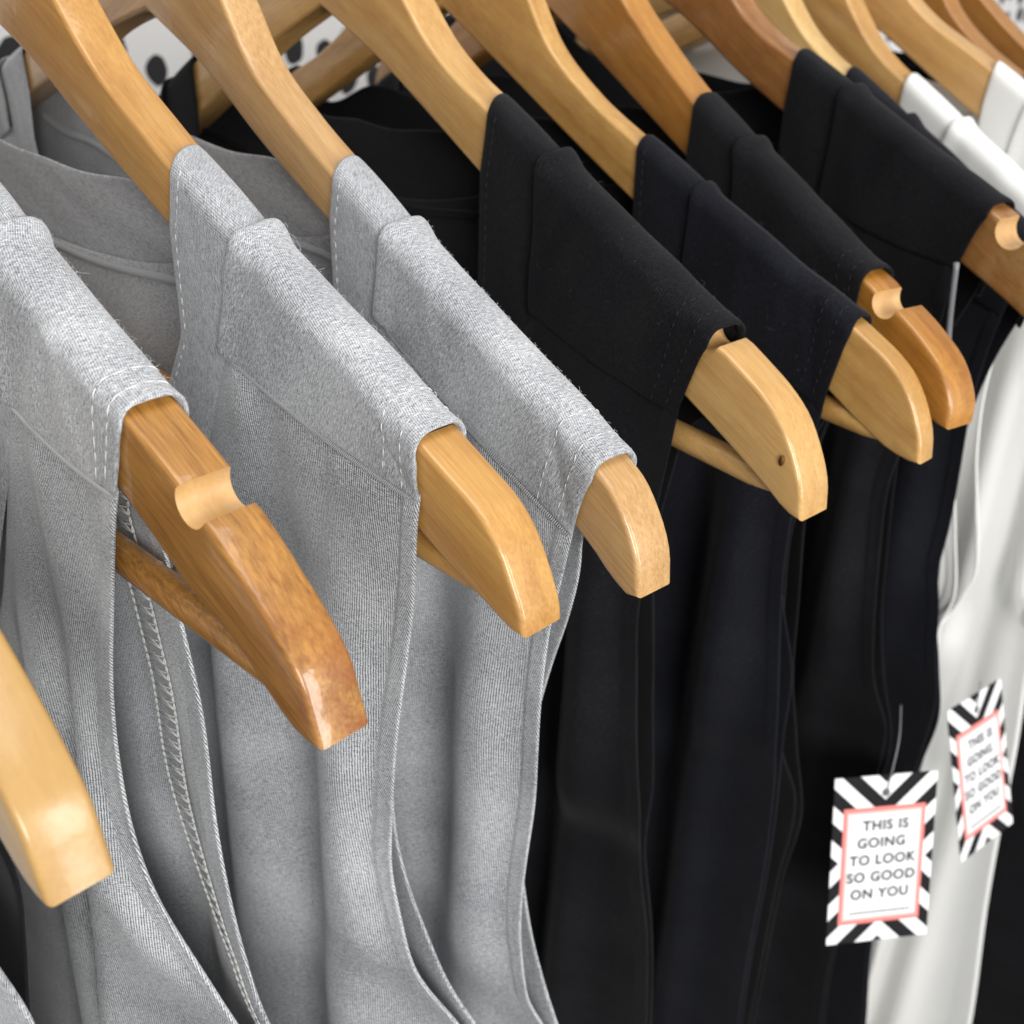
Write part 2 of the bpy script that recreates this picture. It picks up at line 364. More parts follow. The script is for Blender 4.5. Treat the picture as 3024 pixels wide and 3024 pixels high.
    link('hook', bm_mesh(bm, 'hook'), steel, root)
    if k == 'D':
        bm = bmesh.new(); bmesh.ops.create_cone(bm, cap_ends=True, segments=14, radius1=.0008, radius2=.0007, depth=.0008, matrix=Matrix.Translation((-.0002, .0088 - UC, -.1405 - base)) @ Matrix.Rotation(R(90), 4, 'Y') @ Matrix.Diagonal((2.0, 1, 1, 1)))
        link('nail', bm_mesh(bm, 'nail'), plain_mat('dark_nail', srgb(110, 70, 28), .5), root)
    return root
for k in HANG: build_hanger(k)

# ------------------------------------------------------------------ clothes rail
bm = bmesh.new(); tube_into(bm, [(x, .1425 + UC, CZ + RAIL_Z) for x in np.linspace(-.35, 1.2, 12)], .0125, 24)
rail = empty('clothes_rail', (.4, .1425 + UC, 0), 0, 'steel clothes rail that carries the whole row of wooden hangers', 'clothes rail')
o = link('rail_tube', bm_mesh(bm, 'rail_tube'), steel); o.parent = rail; o.matrix_parent_inverse = Matrix.Translation(rail.location).inverted()
for x in (-.34, 1.19):
    bm = bmesh.new(); tube_into(bm, [(x, .1425 + UC, 0), (x, .1425 + UC, CZ + RAIL_Z + .01)], .0125, 20)
    o = link('upright', bm_mesh(bm, 'upright'), steel); o.parent = rail; o.matrix_parent_inverse = Matrix.Translation(rail.location).inverted()

# ------------------------------------------------------------------ tank tops
# generic armhole edges (distance from the hanger tip, height)
ARM0 = [(.046,-.19),(.048,-.21),(.045,-.24),(.040,-.27),(.034,-.295),(.025,-.318)]
BACK0 = [(.0568,-.1907),(.056,-.2104),(.0496,-.2501),(.0434,-.2813),(.036,-.303),(.025,-.318)]
SIDE0 = [(.024,-.365),(.022,-.415),(.018,-.487),(.010,-.533),(.004,-.64)]
TOPS = dict(
 A=dict(un=0.128, hem=(0.0575,.0623,-.1213), corner=(.107,-.1165), bandtop=0.108,
   arm=[(.0645,-.1317),(.0695,-.1544),(.0745,-.1796),(.0769,-.2058),(.0752,-.2279),(.0665,-.2479),(.0537,-.259),(.0409,-.268),(.022,-.279),(.010,-.288)],
   back=[(.071,-.135),(.0695,-.15),(.0675,-.1595),(.0645,-.1735),(.0615,-.1874),(.061,-.1993),(.0605,-.2259),(.056,-.2498),(.0464,-.2740),(.026,-.284),(.010,-.288)],
   side=[(.004,-.32),(.0,-.40),(-.004,-.64)], folds=[(.088,.02,-.0035,.006),(.101,.05,.0045,.007),(.115,.08,-.005,.009),(.135,.1,.006,.012),(.070,-.15,-.007,.020)], bfolds=[(.085,.1,.004,.01)], curl=.002),
 B=dict(un=0.1265, hem=(0.0335,.032,-.1269), corner=(.105,-.117), bandtop=0.0975,
   arm=[(.0323,-.1357),(.0323,-.1497),(.0346,-.1736),(.0381,-.2005),(.0398,-.2291),(.0397,-.2488),(.0362,-.2625),(.0292,-.2825),(.0201,-.2924),(.008,-.300)],
   back=[(.046,-.14),(.0495,-.16),(.0525,-.185),(.0555,-.21),(.057,-.235),(.054,-.26),(.043,-.28),(.025,-.294),(.008,-.300)],
   side=[(.002,-.34),(-.003,-.42),(-.006,-.64)], folds=[(.056,.03,-.0075,.015),(.085,.05,.007,.012),(.108,.05,-.006,.013),(.135,.05,.006,.014)], bfolds=[(.08,0,.005,.014),(.12,0,-.005,.015)], curl=.001),
 C=dict(un=0.123, hem=(0.0165,.0215,-.1445), corner=(.100,-.115), bandtop=0.097,
   arm=[(.0222,-.1539),(.025,-.1711),(.0263,-.1888),(.0268,-.2045),(.0266,-.2206),(.0261,-.2371),(.027,-.2558),(.0276,-.2793),(.0267,-.2948),(.0245,-.3053),(.0195,-.3232),(.012,-.335)],
   back=[(.030,-.152),(.030,-.165),(.0325,-.182),(.037,-.20),(.0415,-.225),(.044,-.255),(.042,-.285),(.033,-.312),(.020,-.328),(.012,-.335)],
   side=[(.008,-.37),(.004,-.44),(.0,-.64)], folds=[(.047,.02,-.007,.013),(.074,.03,.007,.011),(.096,.03,-.006,.013),(.125,.03,.006,.014)], bfolds=[(.07,0,.005,.013),(.11,0,-.005,.015)], curl=.001),
 D=dict(un=0.1345, hem=(0.037,.0444,-.1396), corner=(.106,-.129), bandtop=0.107,
   arm=[(.0448,-.1523),(.0458,-.1613),(.0473,-.1914),(.0489,-.2099),(.0456,-.2393),(.041,-.2701),(.0365,-.2945),(.038,-.312)],
   back=[(.05,-.15),(.0545,-.17),(.0568,-.1907),(.056,-.2104),(.0496,-.2501),(.0440,-.2813),(.041,-.3037),(.039,-.312)],
   side=[(.030,-.345),(.022,-.40),(.014,-.48),(.006,-.64)], folds=[(.066,.03,-.006,.012),(.088,.04,.006,.010),(.108,.05,-.006,.012),(.135,.05,.006,.014)], bfolds=[(.075,0,.004,.012)], curl=.0015),
 E=dict(un=0.1205, hem=(0.03,.034,-.1505), corner=(.094,-.123), bandtop=0.0945,
   arm=[(.0352,-.17),(.0367,-.1927),(.0349,-.2212),(.0303,-.2498),(.0255,-.2788),(.024,-.30)],
   back=[(.040,-.165),(.045,-.185),(.046,-.2033),(.038,-.2357),(.030,-.2556),(.0274,-.2843),(.024,-.300)],
   side=[(.021,-.33),(.018,-.40),(.012,-.48),(.004,-.64)], folds=[(.055,.03,-.006,.011),(.075,.03,.005,.010),(.098,.04,-.006,.012)], bfolds=[(.07,0,.004,.012)], curl=.0015),
 F=dict(un=0.13, hem=(0.0415,.040,-.146), corner=(.100,-.122), bandtop=0.1045, arm=ARM0, back=BACK0, side=SIDE0, folds=[(.06,.03,-.006,.011),(.085,.03,.005,.010),(.11,.04,-.006,.012)], bfolds=[(.07,0,.004,.012)], curl=.0015),
 G=dict(un=.133, hem=(.036,.043,-.1225), corner=(.106,-.116), bandtop=.106, arm=[(.0435,-.145),(.0455,-.165)] + ARM0, back=BACK0, side=SIDE0, folds=[(.06,.03,-.006,.011),(.085,.03,.005,.010),(.11,.04,-.006,.012)], bfolds=[(.07,0,.004,.012)], curl=.0015),
 H=dict(un=.137, hem=(.036,.041,-.148), corner=(.110,-.130), bandtop=.106,
   arm=[(.042,-.159),(.043,-.187),(.041,-.217),(.039,-.249),(.039,-.262),(.034,-.278),(.029,-.301),(.0245,-.318),(.024,-.326)],
   back=[(.046,-.17),(.05,-.20),(.048,-.235),(.045,-.265),(.040,-.29),(.031,-.313),(.024,-.326)],
   side=[(.024,-.365),(.023,-.415),(.02,-.487),(.011,-.533),(.004,-.64)], folds=[(.06,.03,-.005,.011),(.085,.03,.005,.010),(.11,.04,-.006,.012)], bfolds=[(.07,0,.004,.012)], curl=.003),
 I=dict(un=.139, hem=(.040,.052,-.150), corner=(.112,-.134), bandtop=.108,
   arm=[(.060,-.18),(.065,-.21),(.0625,-.241),(.055,-.269),(.047,-.299),(.052,-.318)],
   back=[(.060,-.16),(.067,-.18),(.068,-.20),(.063,-.231),(.047,-.270),(.044,-.285),(.048,-.305),(.053,-.318)],
   side=[(.046,-.35),(.040,-.42),(.034,-.5),(.028,-.64)], folds=[(.066,.03,-.004,.006),(.075,.02,-.004,.007),(.086,.05,.005,.008),(.095,.03,.005,.012)], bfolds=[(.056,.10,-.005,.008)], curl=.002),
 J=dict(un=.116, hem=(.030,.036,-.140), corner=(.098,-.118), bandtop=.094, arm=[(.038,-.16),(.040,-.20),(.038,-.24),(.034,-.28),(.029,-.305),(.025,-.325)], back=[(.045,-.17),(.048,-.20),(.046,-.24),(.040,-.28),(.033,-.305),(.025,-.325)],
   side=[(.02,-.356),(.014,-.394),(.007,-.453),(.001,-.497),(-.013,-.581),(-.02,-.64)], folds=[(.018,.05,.004,.008),(.036,.03,-.005,.008),(.052,.04,.004,.008),(.066,.02,-.005,.010),(.085,.03,.004,.012)], bfolds=[(.07,0,.003,.012)], curl=.002),
 K=dict(un=.120, hem=(.030,.036,-.140), corner=(.100,-.120), bandtop=.096, arm=[(.036,-.16)] + ARM0, back=BACK0, side=[(.026,-.36),(.008,-.413),(-.014,-.476),(-.04,-.542),(-.06,-.64)], folds=[(.06,.03,-.006,.011)], bfolds=[], curl=.0015),
 L=dict(un=.120, hem=(.030,.036,-.140), corner=(.100,-.120), bandtop=.096, arm=[(.036,-.16)] + ARM0, back=BACK0, side=[(.026,-.36),(.008,-.413),(-.014,-.476),(-.04,-.542),(-.06,-.64)], folds=[(.06,.03,-.006,.011)], bfolds=[], curl=.0015),
 O=dict(un=.165, hem=(.100,.106,-.140), corner=(.150,-.118), bandtop=.145, arm=[(.104,-.15),(.092,-.165),(.072,-.182),(.046,-.196),(.032,-.2015)], back=[(.108,-.15),(.098,-.163),(.080,-.178),(.064,-.188),(.052,-.198)],
   side=[(.055,-.222),(.062,-.25),(.070,-.29),(.075,-.36),(.075,-.64)], fside=[(.021,-.203),(.019,-.22),(.03,-.26),(.05,-.36),(.06,-.64)], open=True, folds=[(.12,0,-.004,.012)], bfolds=[], curl=.002),
)
CLOTH = {}
for k in 'OABC': CLOTH[k] = (grey_body, grey_yoke, grey_band, thread_white)
for k in 'DGK': CLOTH[k] = (black_body, black_yoke, black_yoke, thread_dark)
for k in 'EFHL': CLOTH[k] = (navy_body, navy_yoke, navy_yoke, thread_dark)
CLOTH['F'] = (black_body, black_yoke, black_yoke, thread_dark)
for k in 'IJ': CLOTH[k] = (white_body, white_body, white_body, thread_white)
TLABEL = dict(
 O='grey tank top on the blurred blond hanger, only a sliver at lower left',
 A='heather grey tank top on the reddish notched hanger, zigzag armhole stitching showing',
 B='heather grey tank top between the other two grey ones, on the honey yellow hanger',
 C='heather grey tank top next to the first black one, on the pinkish beige hanger',
 D='black tank top directly beside the grey ones, on the pale straw hanger',
 E='navy black tank top on the thin flecked hanger, pale stitches at its shoulder hem',
 F='black tank top whose amber hanger shows a pale strap notch at the shoulder',
 G='black tank top on the dark red brown hanger at the right edge',
 H='last black tank top in front of the white ones, behind the red brown hanger',
 I='white tank top directly behind the black ones, a swing tag hanging at its armhole',
 J='white tank top farther along the rail, its shoulder at the upper right corner',
 K='black tank top behind the white ones, seen along the lower right edge',
 L='black tank top at the far rail end, behind the other dark garment')
ZB = -.64
SKEW = dict(B=.0075, C=.006, D=.007, E=.001, F=.003)
def fold_sum(folds, u, z):
    d = np.zeros_like(u)
    g = smoothstep(-.135, -.235, z)
    for u0, sl, a, w in folds: d = d + a * np.exp(-((u - (u0 + sl * (z + .2))) / w) ** 2)
    return d * (.18 + .95 * g)
def ripple(u, z, seed):
    r = np.random.RandomState(seed); d = 0
    for _ in range(5):
        fu, fz, ph = r.uniform(40, 170), r.uniform(8, 45), r.uniform(0, 6.3)
        d = d + np.sin(u * fu * 2 + z * fz * 2 + ph) * 38 / (fu * 5) * .0018
    return d
def hang_grid(T, B, Rr, nr, k):
    """threads hang from the top edge to the hem; the outer edge follows the armhole"""
    t = np.linspace(0, 1, nr)[:, None, None]
    P = T[None] * (1 - t) + B[None] * t
    dev = Rr - (T[-1][None] * (1 - t[:, 0]) + B[-1][None] * t[:, 0])
    return P + dev[:, None] * (k[None, :, None] ** 3)
def dashes(bm, pts, dash, gap, r, jit=0):
    P = np.array(pts); d = np.concatenate([[0], np.cumsum(np.linalg.norm(np.diff(P, axis=0), axis=1))])
    a = 0
    at = lambda s: np.array([np.interp(s, d, P[:, i]) for i in range(3)])
    while a + dash < d[-1]:
        j = np.random.uniform(-jit, jit, 3); ln = dash * np.random.uniform(.8, 1.12)
        tube_into(bm, [at(a) + j, at(a + ln / 2) + j, at(min(a + ln, d[-1])) + j], [r * .55, r, r * .55], 5); a += dash + gap
def build_top(k):
    c = TOPS[k]; x0, yaw, th, _, _ = HANG[k]
    base = ZB
    loc, y = frame_loc(k, base)
    root = empty('tank_top', loc, y, TLABEL[k], 'tank top', 'sleeveless tank tops hanging along the rail')
    body_m, yoke_m, band_m, thr = CLOTH[k]
    upc = catmull(UP[k] + [(.190, UP[k][-1][1] + .0175), (UC, UP[k][-1][1] + .03)], 120)
    lift = .0024
    zr = lambda u: np.interp(u, upc[:, 0], upc[:, 1]) + lift
    XF, XB = -.0011, th + .0011
    seed = ord(k)
    hem_t, hem_u, hem_z = c['hem']; cu, cz = c['corner']; bt = c['bandtop']; un = c['un']
    W = lambda G: np.stack([G[..., 0], G[..., 1] - UC, far_z(k, G[..., 1], G[..., 2]) - base], -1)
    mir = lambda G: np.stack([G[..., 0], 2 * UC - G[..., 1], G[..., 2]], -1)
    # ---- shoulder yokes: cross-section goes up the back, over the hanger and down the front to the seam
    def over(z_top, z_front, z_back, xf, xb, n_front=14):
        """list of (x, z, f): f = 0 at the ridge, 1 at the front seam, negative down the back"""
        out = []
        rr = min(.0050, (xb - xf) * .42)
        for t in np.linspace(1, 0, 6): out.append((xb, z_top - rr - (z_top - rr - z_back) * t, -t))
        for a in np.linspace(0, 90, 6)[1:]: out.append((xb - rr + rr * math.cos(R(a)), z_top - rr + rr * math.sin(R(a)), 0))
        for t in (.5,): out.append(((xb - rr) * (1 - t) + (xf + rr) * t, z_top + .0003, 0))
        for a in np.linspace(90, 180, 6): out.append((xf + rr + rr * math.cos(R(a)), z_top - rr + rr * math.sin(R(a)), .02 * (a - 90) / 90))
        for t in np.linspace(0, 1, n_front)[1:]: out.append((xf, z_top - rr + (z_front - z_top + rr) * t, .02 + .98 * t))
        return out
    NC = 34
    cols = []
    for s in np.linspace(0, 1, NC):
        ut = bt + (hem_t - bt) * s; ub = cu + (hem_u - cu) * s
        zseam = cz + (hem_z - cz) * s - .0022 * math.sin(math.pi * s)
        proud = .0015 * (1 - smoothstep(0, .10, s)) + .0006 * smoothstep(.93, 1, s)
        zt_ = float(zr(ut)) + proud * .8
        sec = over(zt_, zseam - .0015, zt_ - .036, XF - proud, XB + proud)
        e = .62
        col = []
        for (x, z, f) in sec:
            if f <= 0: u = ut + .5 * SKEW.get(k, .004) * (1 - s) * (min(max(x / th, 0), 1) - .5) + (0 if f == 0 else .004 * -f)
            else: u = ut + (ub - ut) * f ** e
            col.append((x, u, z))
        cols.append(col)
    G = np.array(cols).transpose(1, 0, 2)
    # soft pulls in the cloth
    rsy = np.random.RandomState(seed + 40); fr2 = np.clip(np.linspace(-.75, 1, G.shape[0]), 0, 1)[:, None]; s2 = np.linspace(0, 1, NC)[None, :]
    for _ in range(5):
        s0 = rsy.uniform(.05, .97); sl = rsy.uniform(-.35, .35); wd = rsy.uniform(.025, .06); am = rsy.uniform(-.0013, .0013)
        G[..., 0] += am * np.exp(-((s2 - s0 - sl * fr2) / wd) ** 2) * np.sin(np.pi * np.clip(fr2, 0, 1)) ** .6 * (G[..., 0] < th / 2)
    lump = ripple(G[..., 1] * 1.3 + G[..., 2] * .7, G[..., 2], seed + 3)
    G[..., 0] += lump * .9 * (G[..., 0] < th / 2) * np.concatenate([np.ones(G.shape[0] - 8), np.linspace(1, 0, 8)])[:, None]; G[..., 2] += ripple(G[..., 1], G[..., 0], seed + 8) * .6
    G_y = G.copy()
    e2 = G[:, -1:].copy(); e2[..., 1] += .0022; cx_ = np.clip((th / 2 - e2[..., 0]) / th * 2, -1, 1); e2[..., 0] += cx_ * .0011; e2[..., 2] -= .0009 * (1 - np.abs(cx_)); e1 = G[:, -1:].copy(); e1[..., 0] += cx_ * .0005; e1[..., 1] += .0002; e1[..., 2] -= .0004 * (1 - np.abs(cx_)); G = np.concatenate([G, e1, e2], 1)
    for nm_, Q, fl in (('shoulder_yoke', G, False), ('shoulder_yoke', mir(G), True)):
        o = link('shoulder_yoke', grid_mesh('shoulder_yoke', W(Q), flip=fl), yoke_m, root); thicken(o, .0009)
    # ---- neckband ring: inner edge and outer (seam) edge, front scoop, over the ridge, back collar
    zsc = cz - .105; sk = SKEW.get(k, .004)
    zn = float(zr(un)); zb_ = float(zr(bt))
    def col_at(ut, ub, zfront, tuck):
        sec = over(float(zr(ut)) - tuck * .3, zfront, float(zr(ut)) - .012 if tuck == 0 else float(zr(ut)) - .019, XF + tuck, XB - tuck)
        return [(x, ut + sk * (min(max(x / th, 0), 1) - .5) * (1 - min(1, max(f, 0) * 3)) + ((.004 * -f) if f < 0 else (ub - ut) * f ** .62), z) for x, z, f in sec][::-1]       # front seam -> ridge -> back
    i_col = col_at(un, max(un - .003, cu + .0155), cz - .002, 0); o_col = col_at(bt - .0025, cu - .0025, cz - .004, .0009)
    i_f = catmull([(XF - .004, UC, zsc), (XF - .003, UC - .035, zsc + .006), (XF - .002, un + .030, zsc + .032), (XF - .0012, un + .010, zsc + .075), i_col[0]], 26)
    o_f = catmull([(XF - .004, UC, zsc - .017), (XF - .003, UC - .042, zsc - .010), (XF - .002, un + .014, zsc + .020), (XF - .0006, un - .0085, zsc + .066), o_col[0]], 26)
    i_b = catmull([i_col[-1], (XB, un + .013, i_col[-1][2] - .0022), (XB + .0005, un + .045, -.0918), (XB + .001, UC - .02, -.0958), (XB + .001, UC, -.0962)], 22)
    o_b = catmull([o_col[-1], (XB, bt + .02, o_col[-1][2] - .003), (XB + .0005, bt + .045, -.1135), (XB + .001, UC - .022, -.1215), (XB + .001, UC, -.1222)], 22)
    I_ = np.concatenate([i_f[:-1], i_col, i_b[1:]]); O_ = np.concatenate([o_f[:-1], o_col, o_b[1:]])
    s = np.linspace(0, 1, 7)[None, :, None]
    G = I_[:, None] * (1 - s) + O_[:, None] * s
    bulge = np.sin(np.linspace(0, 1, 7) * math.pi)[None, :] * .0006
    G[..., 0] -= bulge * np.sign(th / 2 - G[..., 0])
    full = np.concatenate([G, mir(G)[::-1][1:]], 0)
    o = link('neckband', grid_mesh('neckband', W(full)), band_m, root); thicken(o, .0010)
    # ---- front panel
    NR = 72
    SS = np.concatenate([np.linspace(0, .945, 38), np.linspace(.953, 1, 9)]); NCC = len(SS)
    def columns(Tk):
        i = SS * (len(Tk) - 1); return np.stack([np.interp(i, np.arange(len(Tk)), Tk[:, q]) for q in (0, 1)], -1)
    def hem_uv(Gx, Rx, v_up=True):
        du = np.zeros(Gx.shape[:2]); du[:, 1:] = np.cumsum(np.linalg.norm(np.diff(Gx, axis=1), axis=2), axis=1)
        v = Gx[..., 2]
        return np.stack([du, v], -1)
    def turned(Gx, Rx, sx):
        """append the folded-back edge and lay the ribs of the hem strip obliquely"""
        uv = hem_uv(Gx, Rx); dist = Gx[..., 1] - Rx[:, None]
        e1 = Gx[:, -1:].copy(); e1[..., 0] += sx * .0004; e1[..., 1] += .00015
        e2 = Gx[:, -1:].copy(); e2[..., 0] += sx * .0009; e2[..., 1] += .0018
        u1 = uv[:, -1:] + np.array([.0008, 0]); u2 = uv[:, -1:] + np.array([.0024, 0])
        return np.concatenate([Gx, e1, e2], 1), np.concatenate([uv, u1, u2], 1), np.concatenate([dist, dist[:, -1:], dist[:, -1:]], 1)
    def both(Gx, uv, dist):
        um = uv.copy(); um[..., 0] *= -1
        return np.concatenate([mir(Gx)[:, ::-1][:, :-1], Gx], 1), np.concatenate([um[:, ::-1][:, :-1], uv], 1), np.concatenate([dist[:, ::-1][:, :-1], dist], 1)
    top = catmull([(UC, zsc - .015), (UC - .042, zsc - .008), (un + .014, zsc + .022), (un - .0085, zsc + .068), (cu + .001, cz - .002)], 40)
    seam = np.array([(cu + (hem_u - cu) * q, cz + .0015 + (hem_z - cz) * q - .0022 * math.sin(math.pi * q)) for q in np.linspace(0, 1, 40)])
    T = columns(np.concatenate([catmull(top, 61), catmull(seam, 91)[1:]], 0))
    edge = [(hem_u, hem_z)] + c['arm'] + c.get('fside', c['side'])
    Rr = catmull(edge, NR)
    B = np.stack([UC + (edge[-1][0] - UC) * SS, np.full(NCC, ZB)], -1)
    Pq = hang_grid(T, B, Rr, NR, SS)
    u, z = Pq[..., 0], Pq[..., 1]
    tt = np.linspace(0, 1, NR)[:, None]
    zab = c['arm'][-1][1]
    depth = np.maximum(T[None, :, 1] - z, 0); fa = 1.5 if k in 'DEFGHIJ' else 1.0
    x = np.full_like(u, XF) + (fa * fold_sum(c['folds'], u, z) + ripple(u, z, seed)) * smoothstep(.0, .05, depth)
    rg = np.random.RandomState(seed + 5)
    for _ in range(9 if k in 'ABCIJ' else 6):
        uu = rg.uniform(hem_u + .012, cu - .002); aa = rg.uniform(-.0017, .0017); ww = rg.uniform(.0022, .0045); ll = rg.uniform(.02, .06); dr = rg.uniform(-.12, .2)
        x = x + aa * np.exp(-((u - uu + dr * depth) / (ww * (1 + depth * 22))) ** 2) * smoothstep(.001, .008, depth) * np.exp(-depth / ll)
    x = XF + (x - XF) * (.25 + .75 * smoothstep(0, .016, u - Rr[:, None, 0]))
    x = np.where(x > .0085, .0085 + (x - .0085) * .3, x)
    x += .0010 * smoothstep(.0045, .0015, depth)                      # the top is tucked under the yoke
    edge_d = (u - Rr[:, None, 0])
    x += c['curl'] * np.exp(-(np.maximum(edge_d, 0) / .007) ** 2) * smoothstep(-.17, -.24, z)
    close = (0 if c.get('open') else 1) * smoothstep(zab + .022, zab - .004, z) * np.exp(-(np.maximum(edge_d, 0) / .03) ** 2)
    x = x * (1 - close) + (th / 2 - .0014) * close
    # turned hem along the armhole
    x -= .0007 * smoothstep(.0052, .0042, edge_d) * (z > zab + .01)
    x -= .004 * smoothstep(-.16, -.4, z) * smoothstep(.02, .08, edge_d)
    F = np.stack([x, u, z], -1)
    full, uvf, dst = both(*turned(F, Rr[:, 0], 1))
    o = link('front_panel', grid_mesh('front_panel', W(full), uvf, edge=dst), body_m, root); thicken(o, .0009)
    # ---- back panel
    top = catmull([(UC, -.120), (UC - .022, -.1185), (bt + .045, -.1075), (bt + .022, min(-.098, zb_ - .006)), (bt + .001, zb_ - .008)], 30)
    sh = np.array([(bt + (hem_t + .004 - bt) * q, float(zr(bt + (hem_t - bt) * q)) - .012 - .016 * q) for q in np.linspace(0, 1, 30)])
    T = columns(np.concatenate([catmull(top, 61), catmull(sh, 91)[1:]], 0))
    edge = [(hem_t + .004, T[-1][1])] + c['back'] + c['side']
    Rb = catmull(edge, NR)
    B = np.stack([UC + (edge[-1][0] - UC) * SS, np.full(NCC, ZB)], -1)
    Pq = hang_grid(T, B, Rb, NR, SS); u, z = Pq[..., 0], Pq[..., 1]
    edge_d = (u - Rb[:, None, 0])
    x = np.full_like(u, XB - .0008) + fold_sum(c['bfolds'], u, z) + ripple(u, z, seed + 77) * smoothstep(-.12, -.2, z)
    close = (0 if c.get('open') else 1) * smoothstep(zab + .022, zab - .004, z) * np.exp(-(np.maximum(edge_d, 0) / .03) ** 2)
    x = x * (1 - close) + (th / 2 + .0014) * close
    x += .003 * smoothstep(-.16, -.4, z) * smoothstep(.02, .08, edge_d)
    Bk = np.stack([x, u, z], -1)
    full, uvf, dst = both(*turned(Bk, Rb[:, 0], 1))
    o = link('back_panel', grid_mesh('back_panel', W(full), uvf, flip=True, edge=dst), black_body if k == 'O' else body_m, root); thicken(o, .0009)  # O's top is grey; its back is blackened to stand for the shadow inside
    # ---- rolled armhole binding
    if k in 'IJ':
        z_f, xf_e, z_b, xb_e = F[:, -1, 2], F[:, -1, 0], Bk[:, -1, 2], Bk[:, -1, 0]
        fa_ = [(float(np.interp(-q[1], -z_f, xf_e)), q[0], q[1]) for q in [(hem_u, hem_z)] + c['arm']]
        ba_ = [(float(np.interp(-q[1], -z_b, xb_e)), q[0], q[1]) for q in c['back']][::-1]
        fa_[-1] = (th * .35, fa_[-1][1], fa_[-1][2] - .001); ba_[0] = (th * .65, ba_[0][1], ba_[0][2] - .001)
        pth = catmull(fa_ + ba_, 90)
        for Pm in (pth, mir(pth)):
            bm = bmesh.new(); tube_into(bm, W(Pm), .00065, 8); link('armhole_binding', bm_mesh(bm, 'armhole_binding'), yoke_m, root)
    # ---- stitching, every row a part
    def put(name, bm, mat=None):
        if len(bm.verts): link(name, bm_mesh(bm, name), mat or thr, root)
        else: bm.free()
    Y = np.array(cols)
    ln = I_ * .86 + O_ * .14; ln = ln.copy(); ln[:, 0] -= np.where(ln[:, 0] < th / 2, .00075, -.00075)
    near_r = (ln[:, 1] < un + .02) & (ln[:, 2] > cz - .045) & (ln[:, 0] < th * .8)
    if k in 'BCDE':
        bm = bmesh.new(); dashes(bm, W(ln[near_r]), .0020, .0013, .00015, .00006); put('neck_stitching', bm)
    for q in (.93, .845):
        j = q * (NC - 1); j0 = int(j); fr_ = j - j0
        colp = G_y[:, j0] * (1 - fr_) + G_y[:, min(j0 + 1, NC - 1)] * fr_
        colp = catmull(colp[7:], 60); colp[:, 0] -= np.clip((th / 2 - colp[:, 0]) / th * 2, -.35, 1) * .00066; colp[:, 2] += .00045 * (colp[:, 2] > colp[:, 2].max() - .004)
        colp[:, 1] += np.sin(np.linspace(0, 9, 60) + q * 20) * .00018
        bm = bmesh.new()
        if k == 'A': dashes(bm, W(colp), .0034, .0004, .00018, .00005)
        elif k in 'BC': dashes(bm, W(colp), .0021, .0010, .00014, .00006)
        elif k in 'DEF': dashes(bm, W(colp), .0018, .0016, .00014, .00006)
        put('hem_stitching', bm)
    if k in 'ABC':
        P = F[0][SS > .42].copy(); P[:, 0] = XF - .0006; P[:, 2] -= .0024; P = catmull(P, 130); bm = bmesh.new()
        for i in range(0, 129):
            p = P[i]; tube_into(bm, W(np.array([p + (.0004, 0, .0006), p + (-.0002, .0002, 0), p + (.0004, .0003, -.0007)])), .00017, 4)
        put('seam_stitching', bm, thread_grey)
    # coverstitch inside the armhole of the lining side
    if k == 'A':
        E1 = np.stack([np.full(NR, 0.), Rb[:, 0], Rb[:, 1]], -1); zq = E1[:, 2]
        def line(off):
            L = E1[(zq < -.13) & (zq > -.284)].copy(); L[:, 1] += off * (1 - .72 * smoothstep(-.205, -.28, L[:, 2])); L[:, 0] = [np.interp(a, zq[::-1], x[::-1, -3]) for a in L[:, 2]]; L[:, 0] -= .0011
            return catmull(L, 240)
        a, b = line(.0190), line(.0105)
        for Lq in (a, b):
            bm = bmesh.new()
            for i in range(0, 236, 3):
                p, q2 = Lq[i], Lq[i + 3]; mm = (p + q2) / 2
                for sgn in (-1, 1): tube_into(bm, W(np.array([p, mm + (-.0001, sgn * .00042, np.random.uniform(-2e-4, 2e-4)), q2])), .00014, 5)
            put('chain_stitching', bm)
        bm = bmesh.new()
        for i in range(0, 234, 3):
            tube_into(bm, W(np.array([a[i], b[i + 3] if (i // 3) % 2 else b[i]])), .0001, 4)
            if (i // 3) % 2: tube_into(bm, W(np.array([b[i], a[i + 3]])), .0001, 4)
        put('zigzag_stitching', bm)
    # rolled edge that finishes the back collar
    if k in 'ABCD':
        Lr = o_b.copy(); Lr[:, 0] -= .0019; Lr = np.concatenate([Lr, mir(Lr)[::-1][1:]]); bm = bmesh.new()
        tube_into(bm, W(catmull(Lr, 70)), .0012, 8); put('collar_binding', bm, band_m)
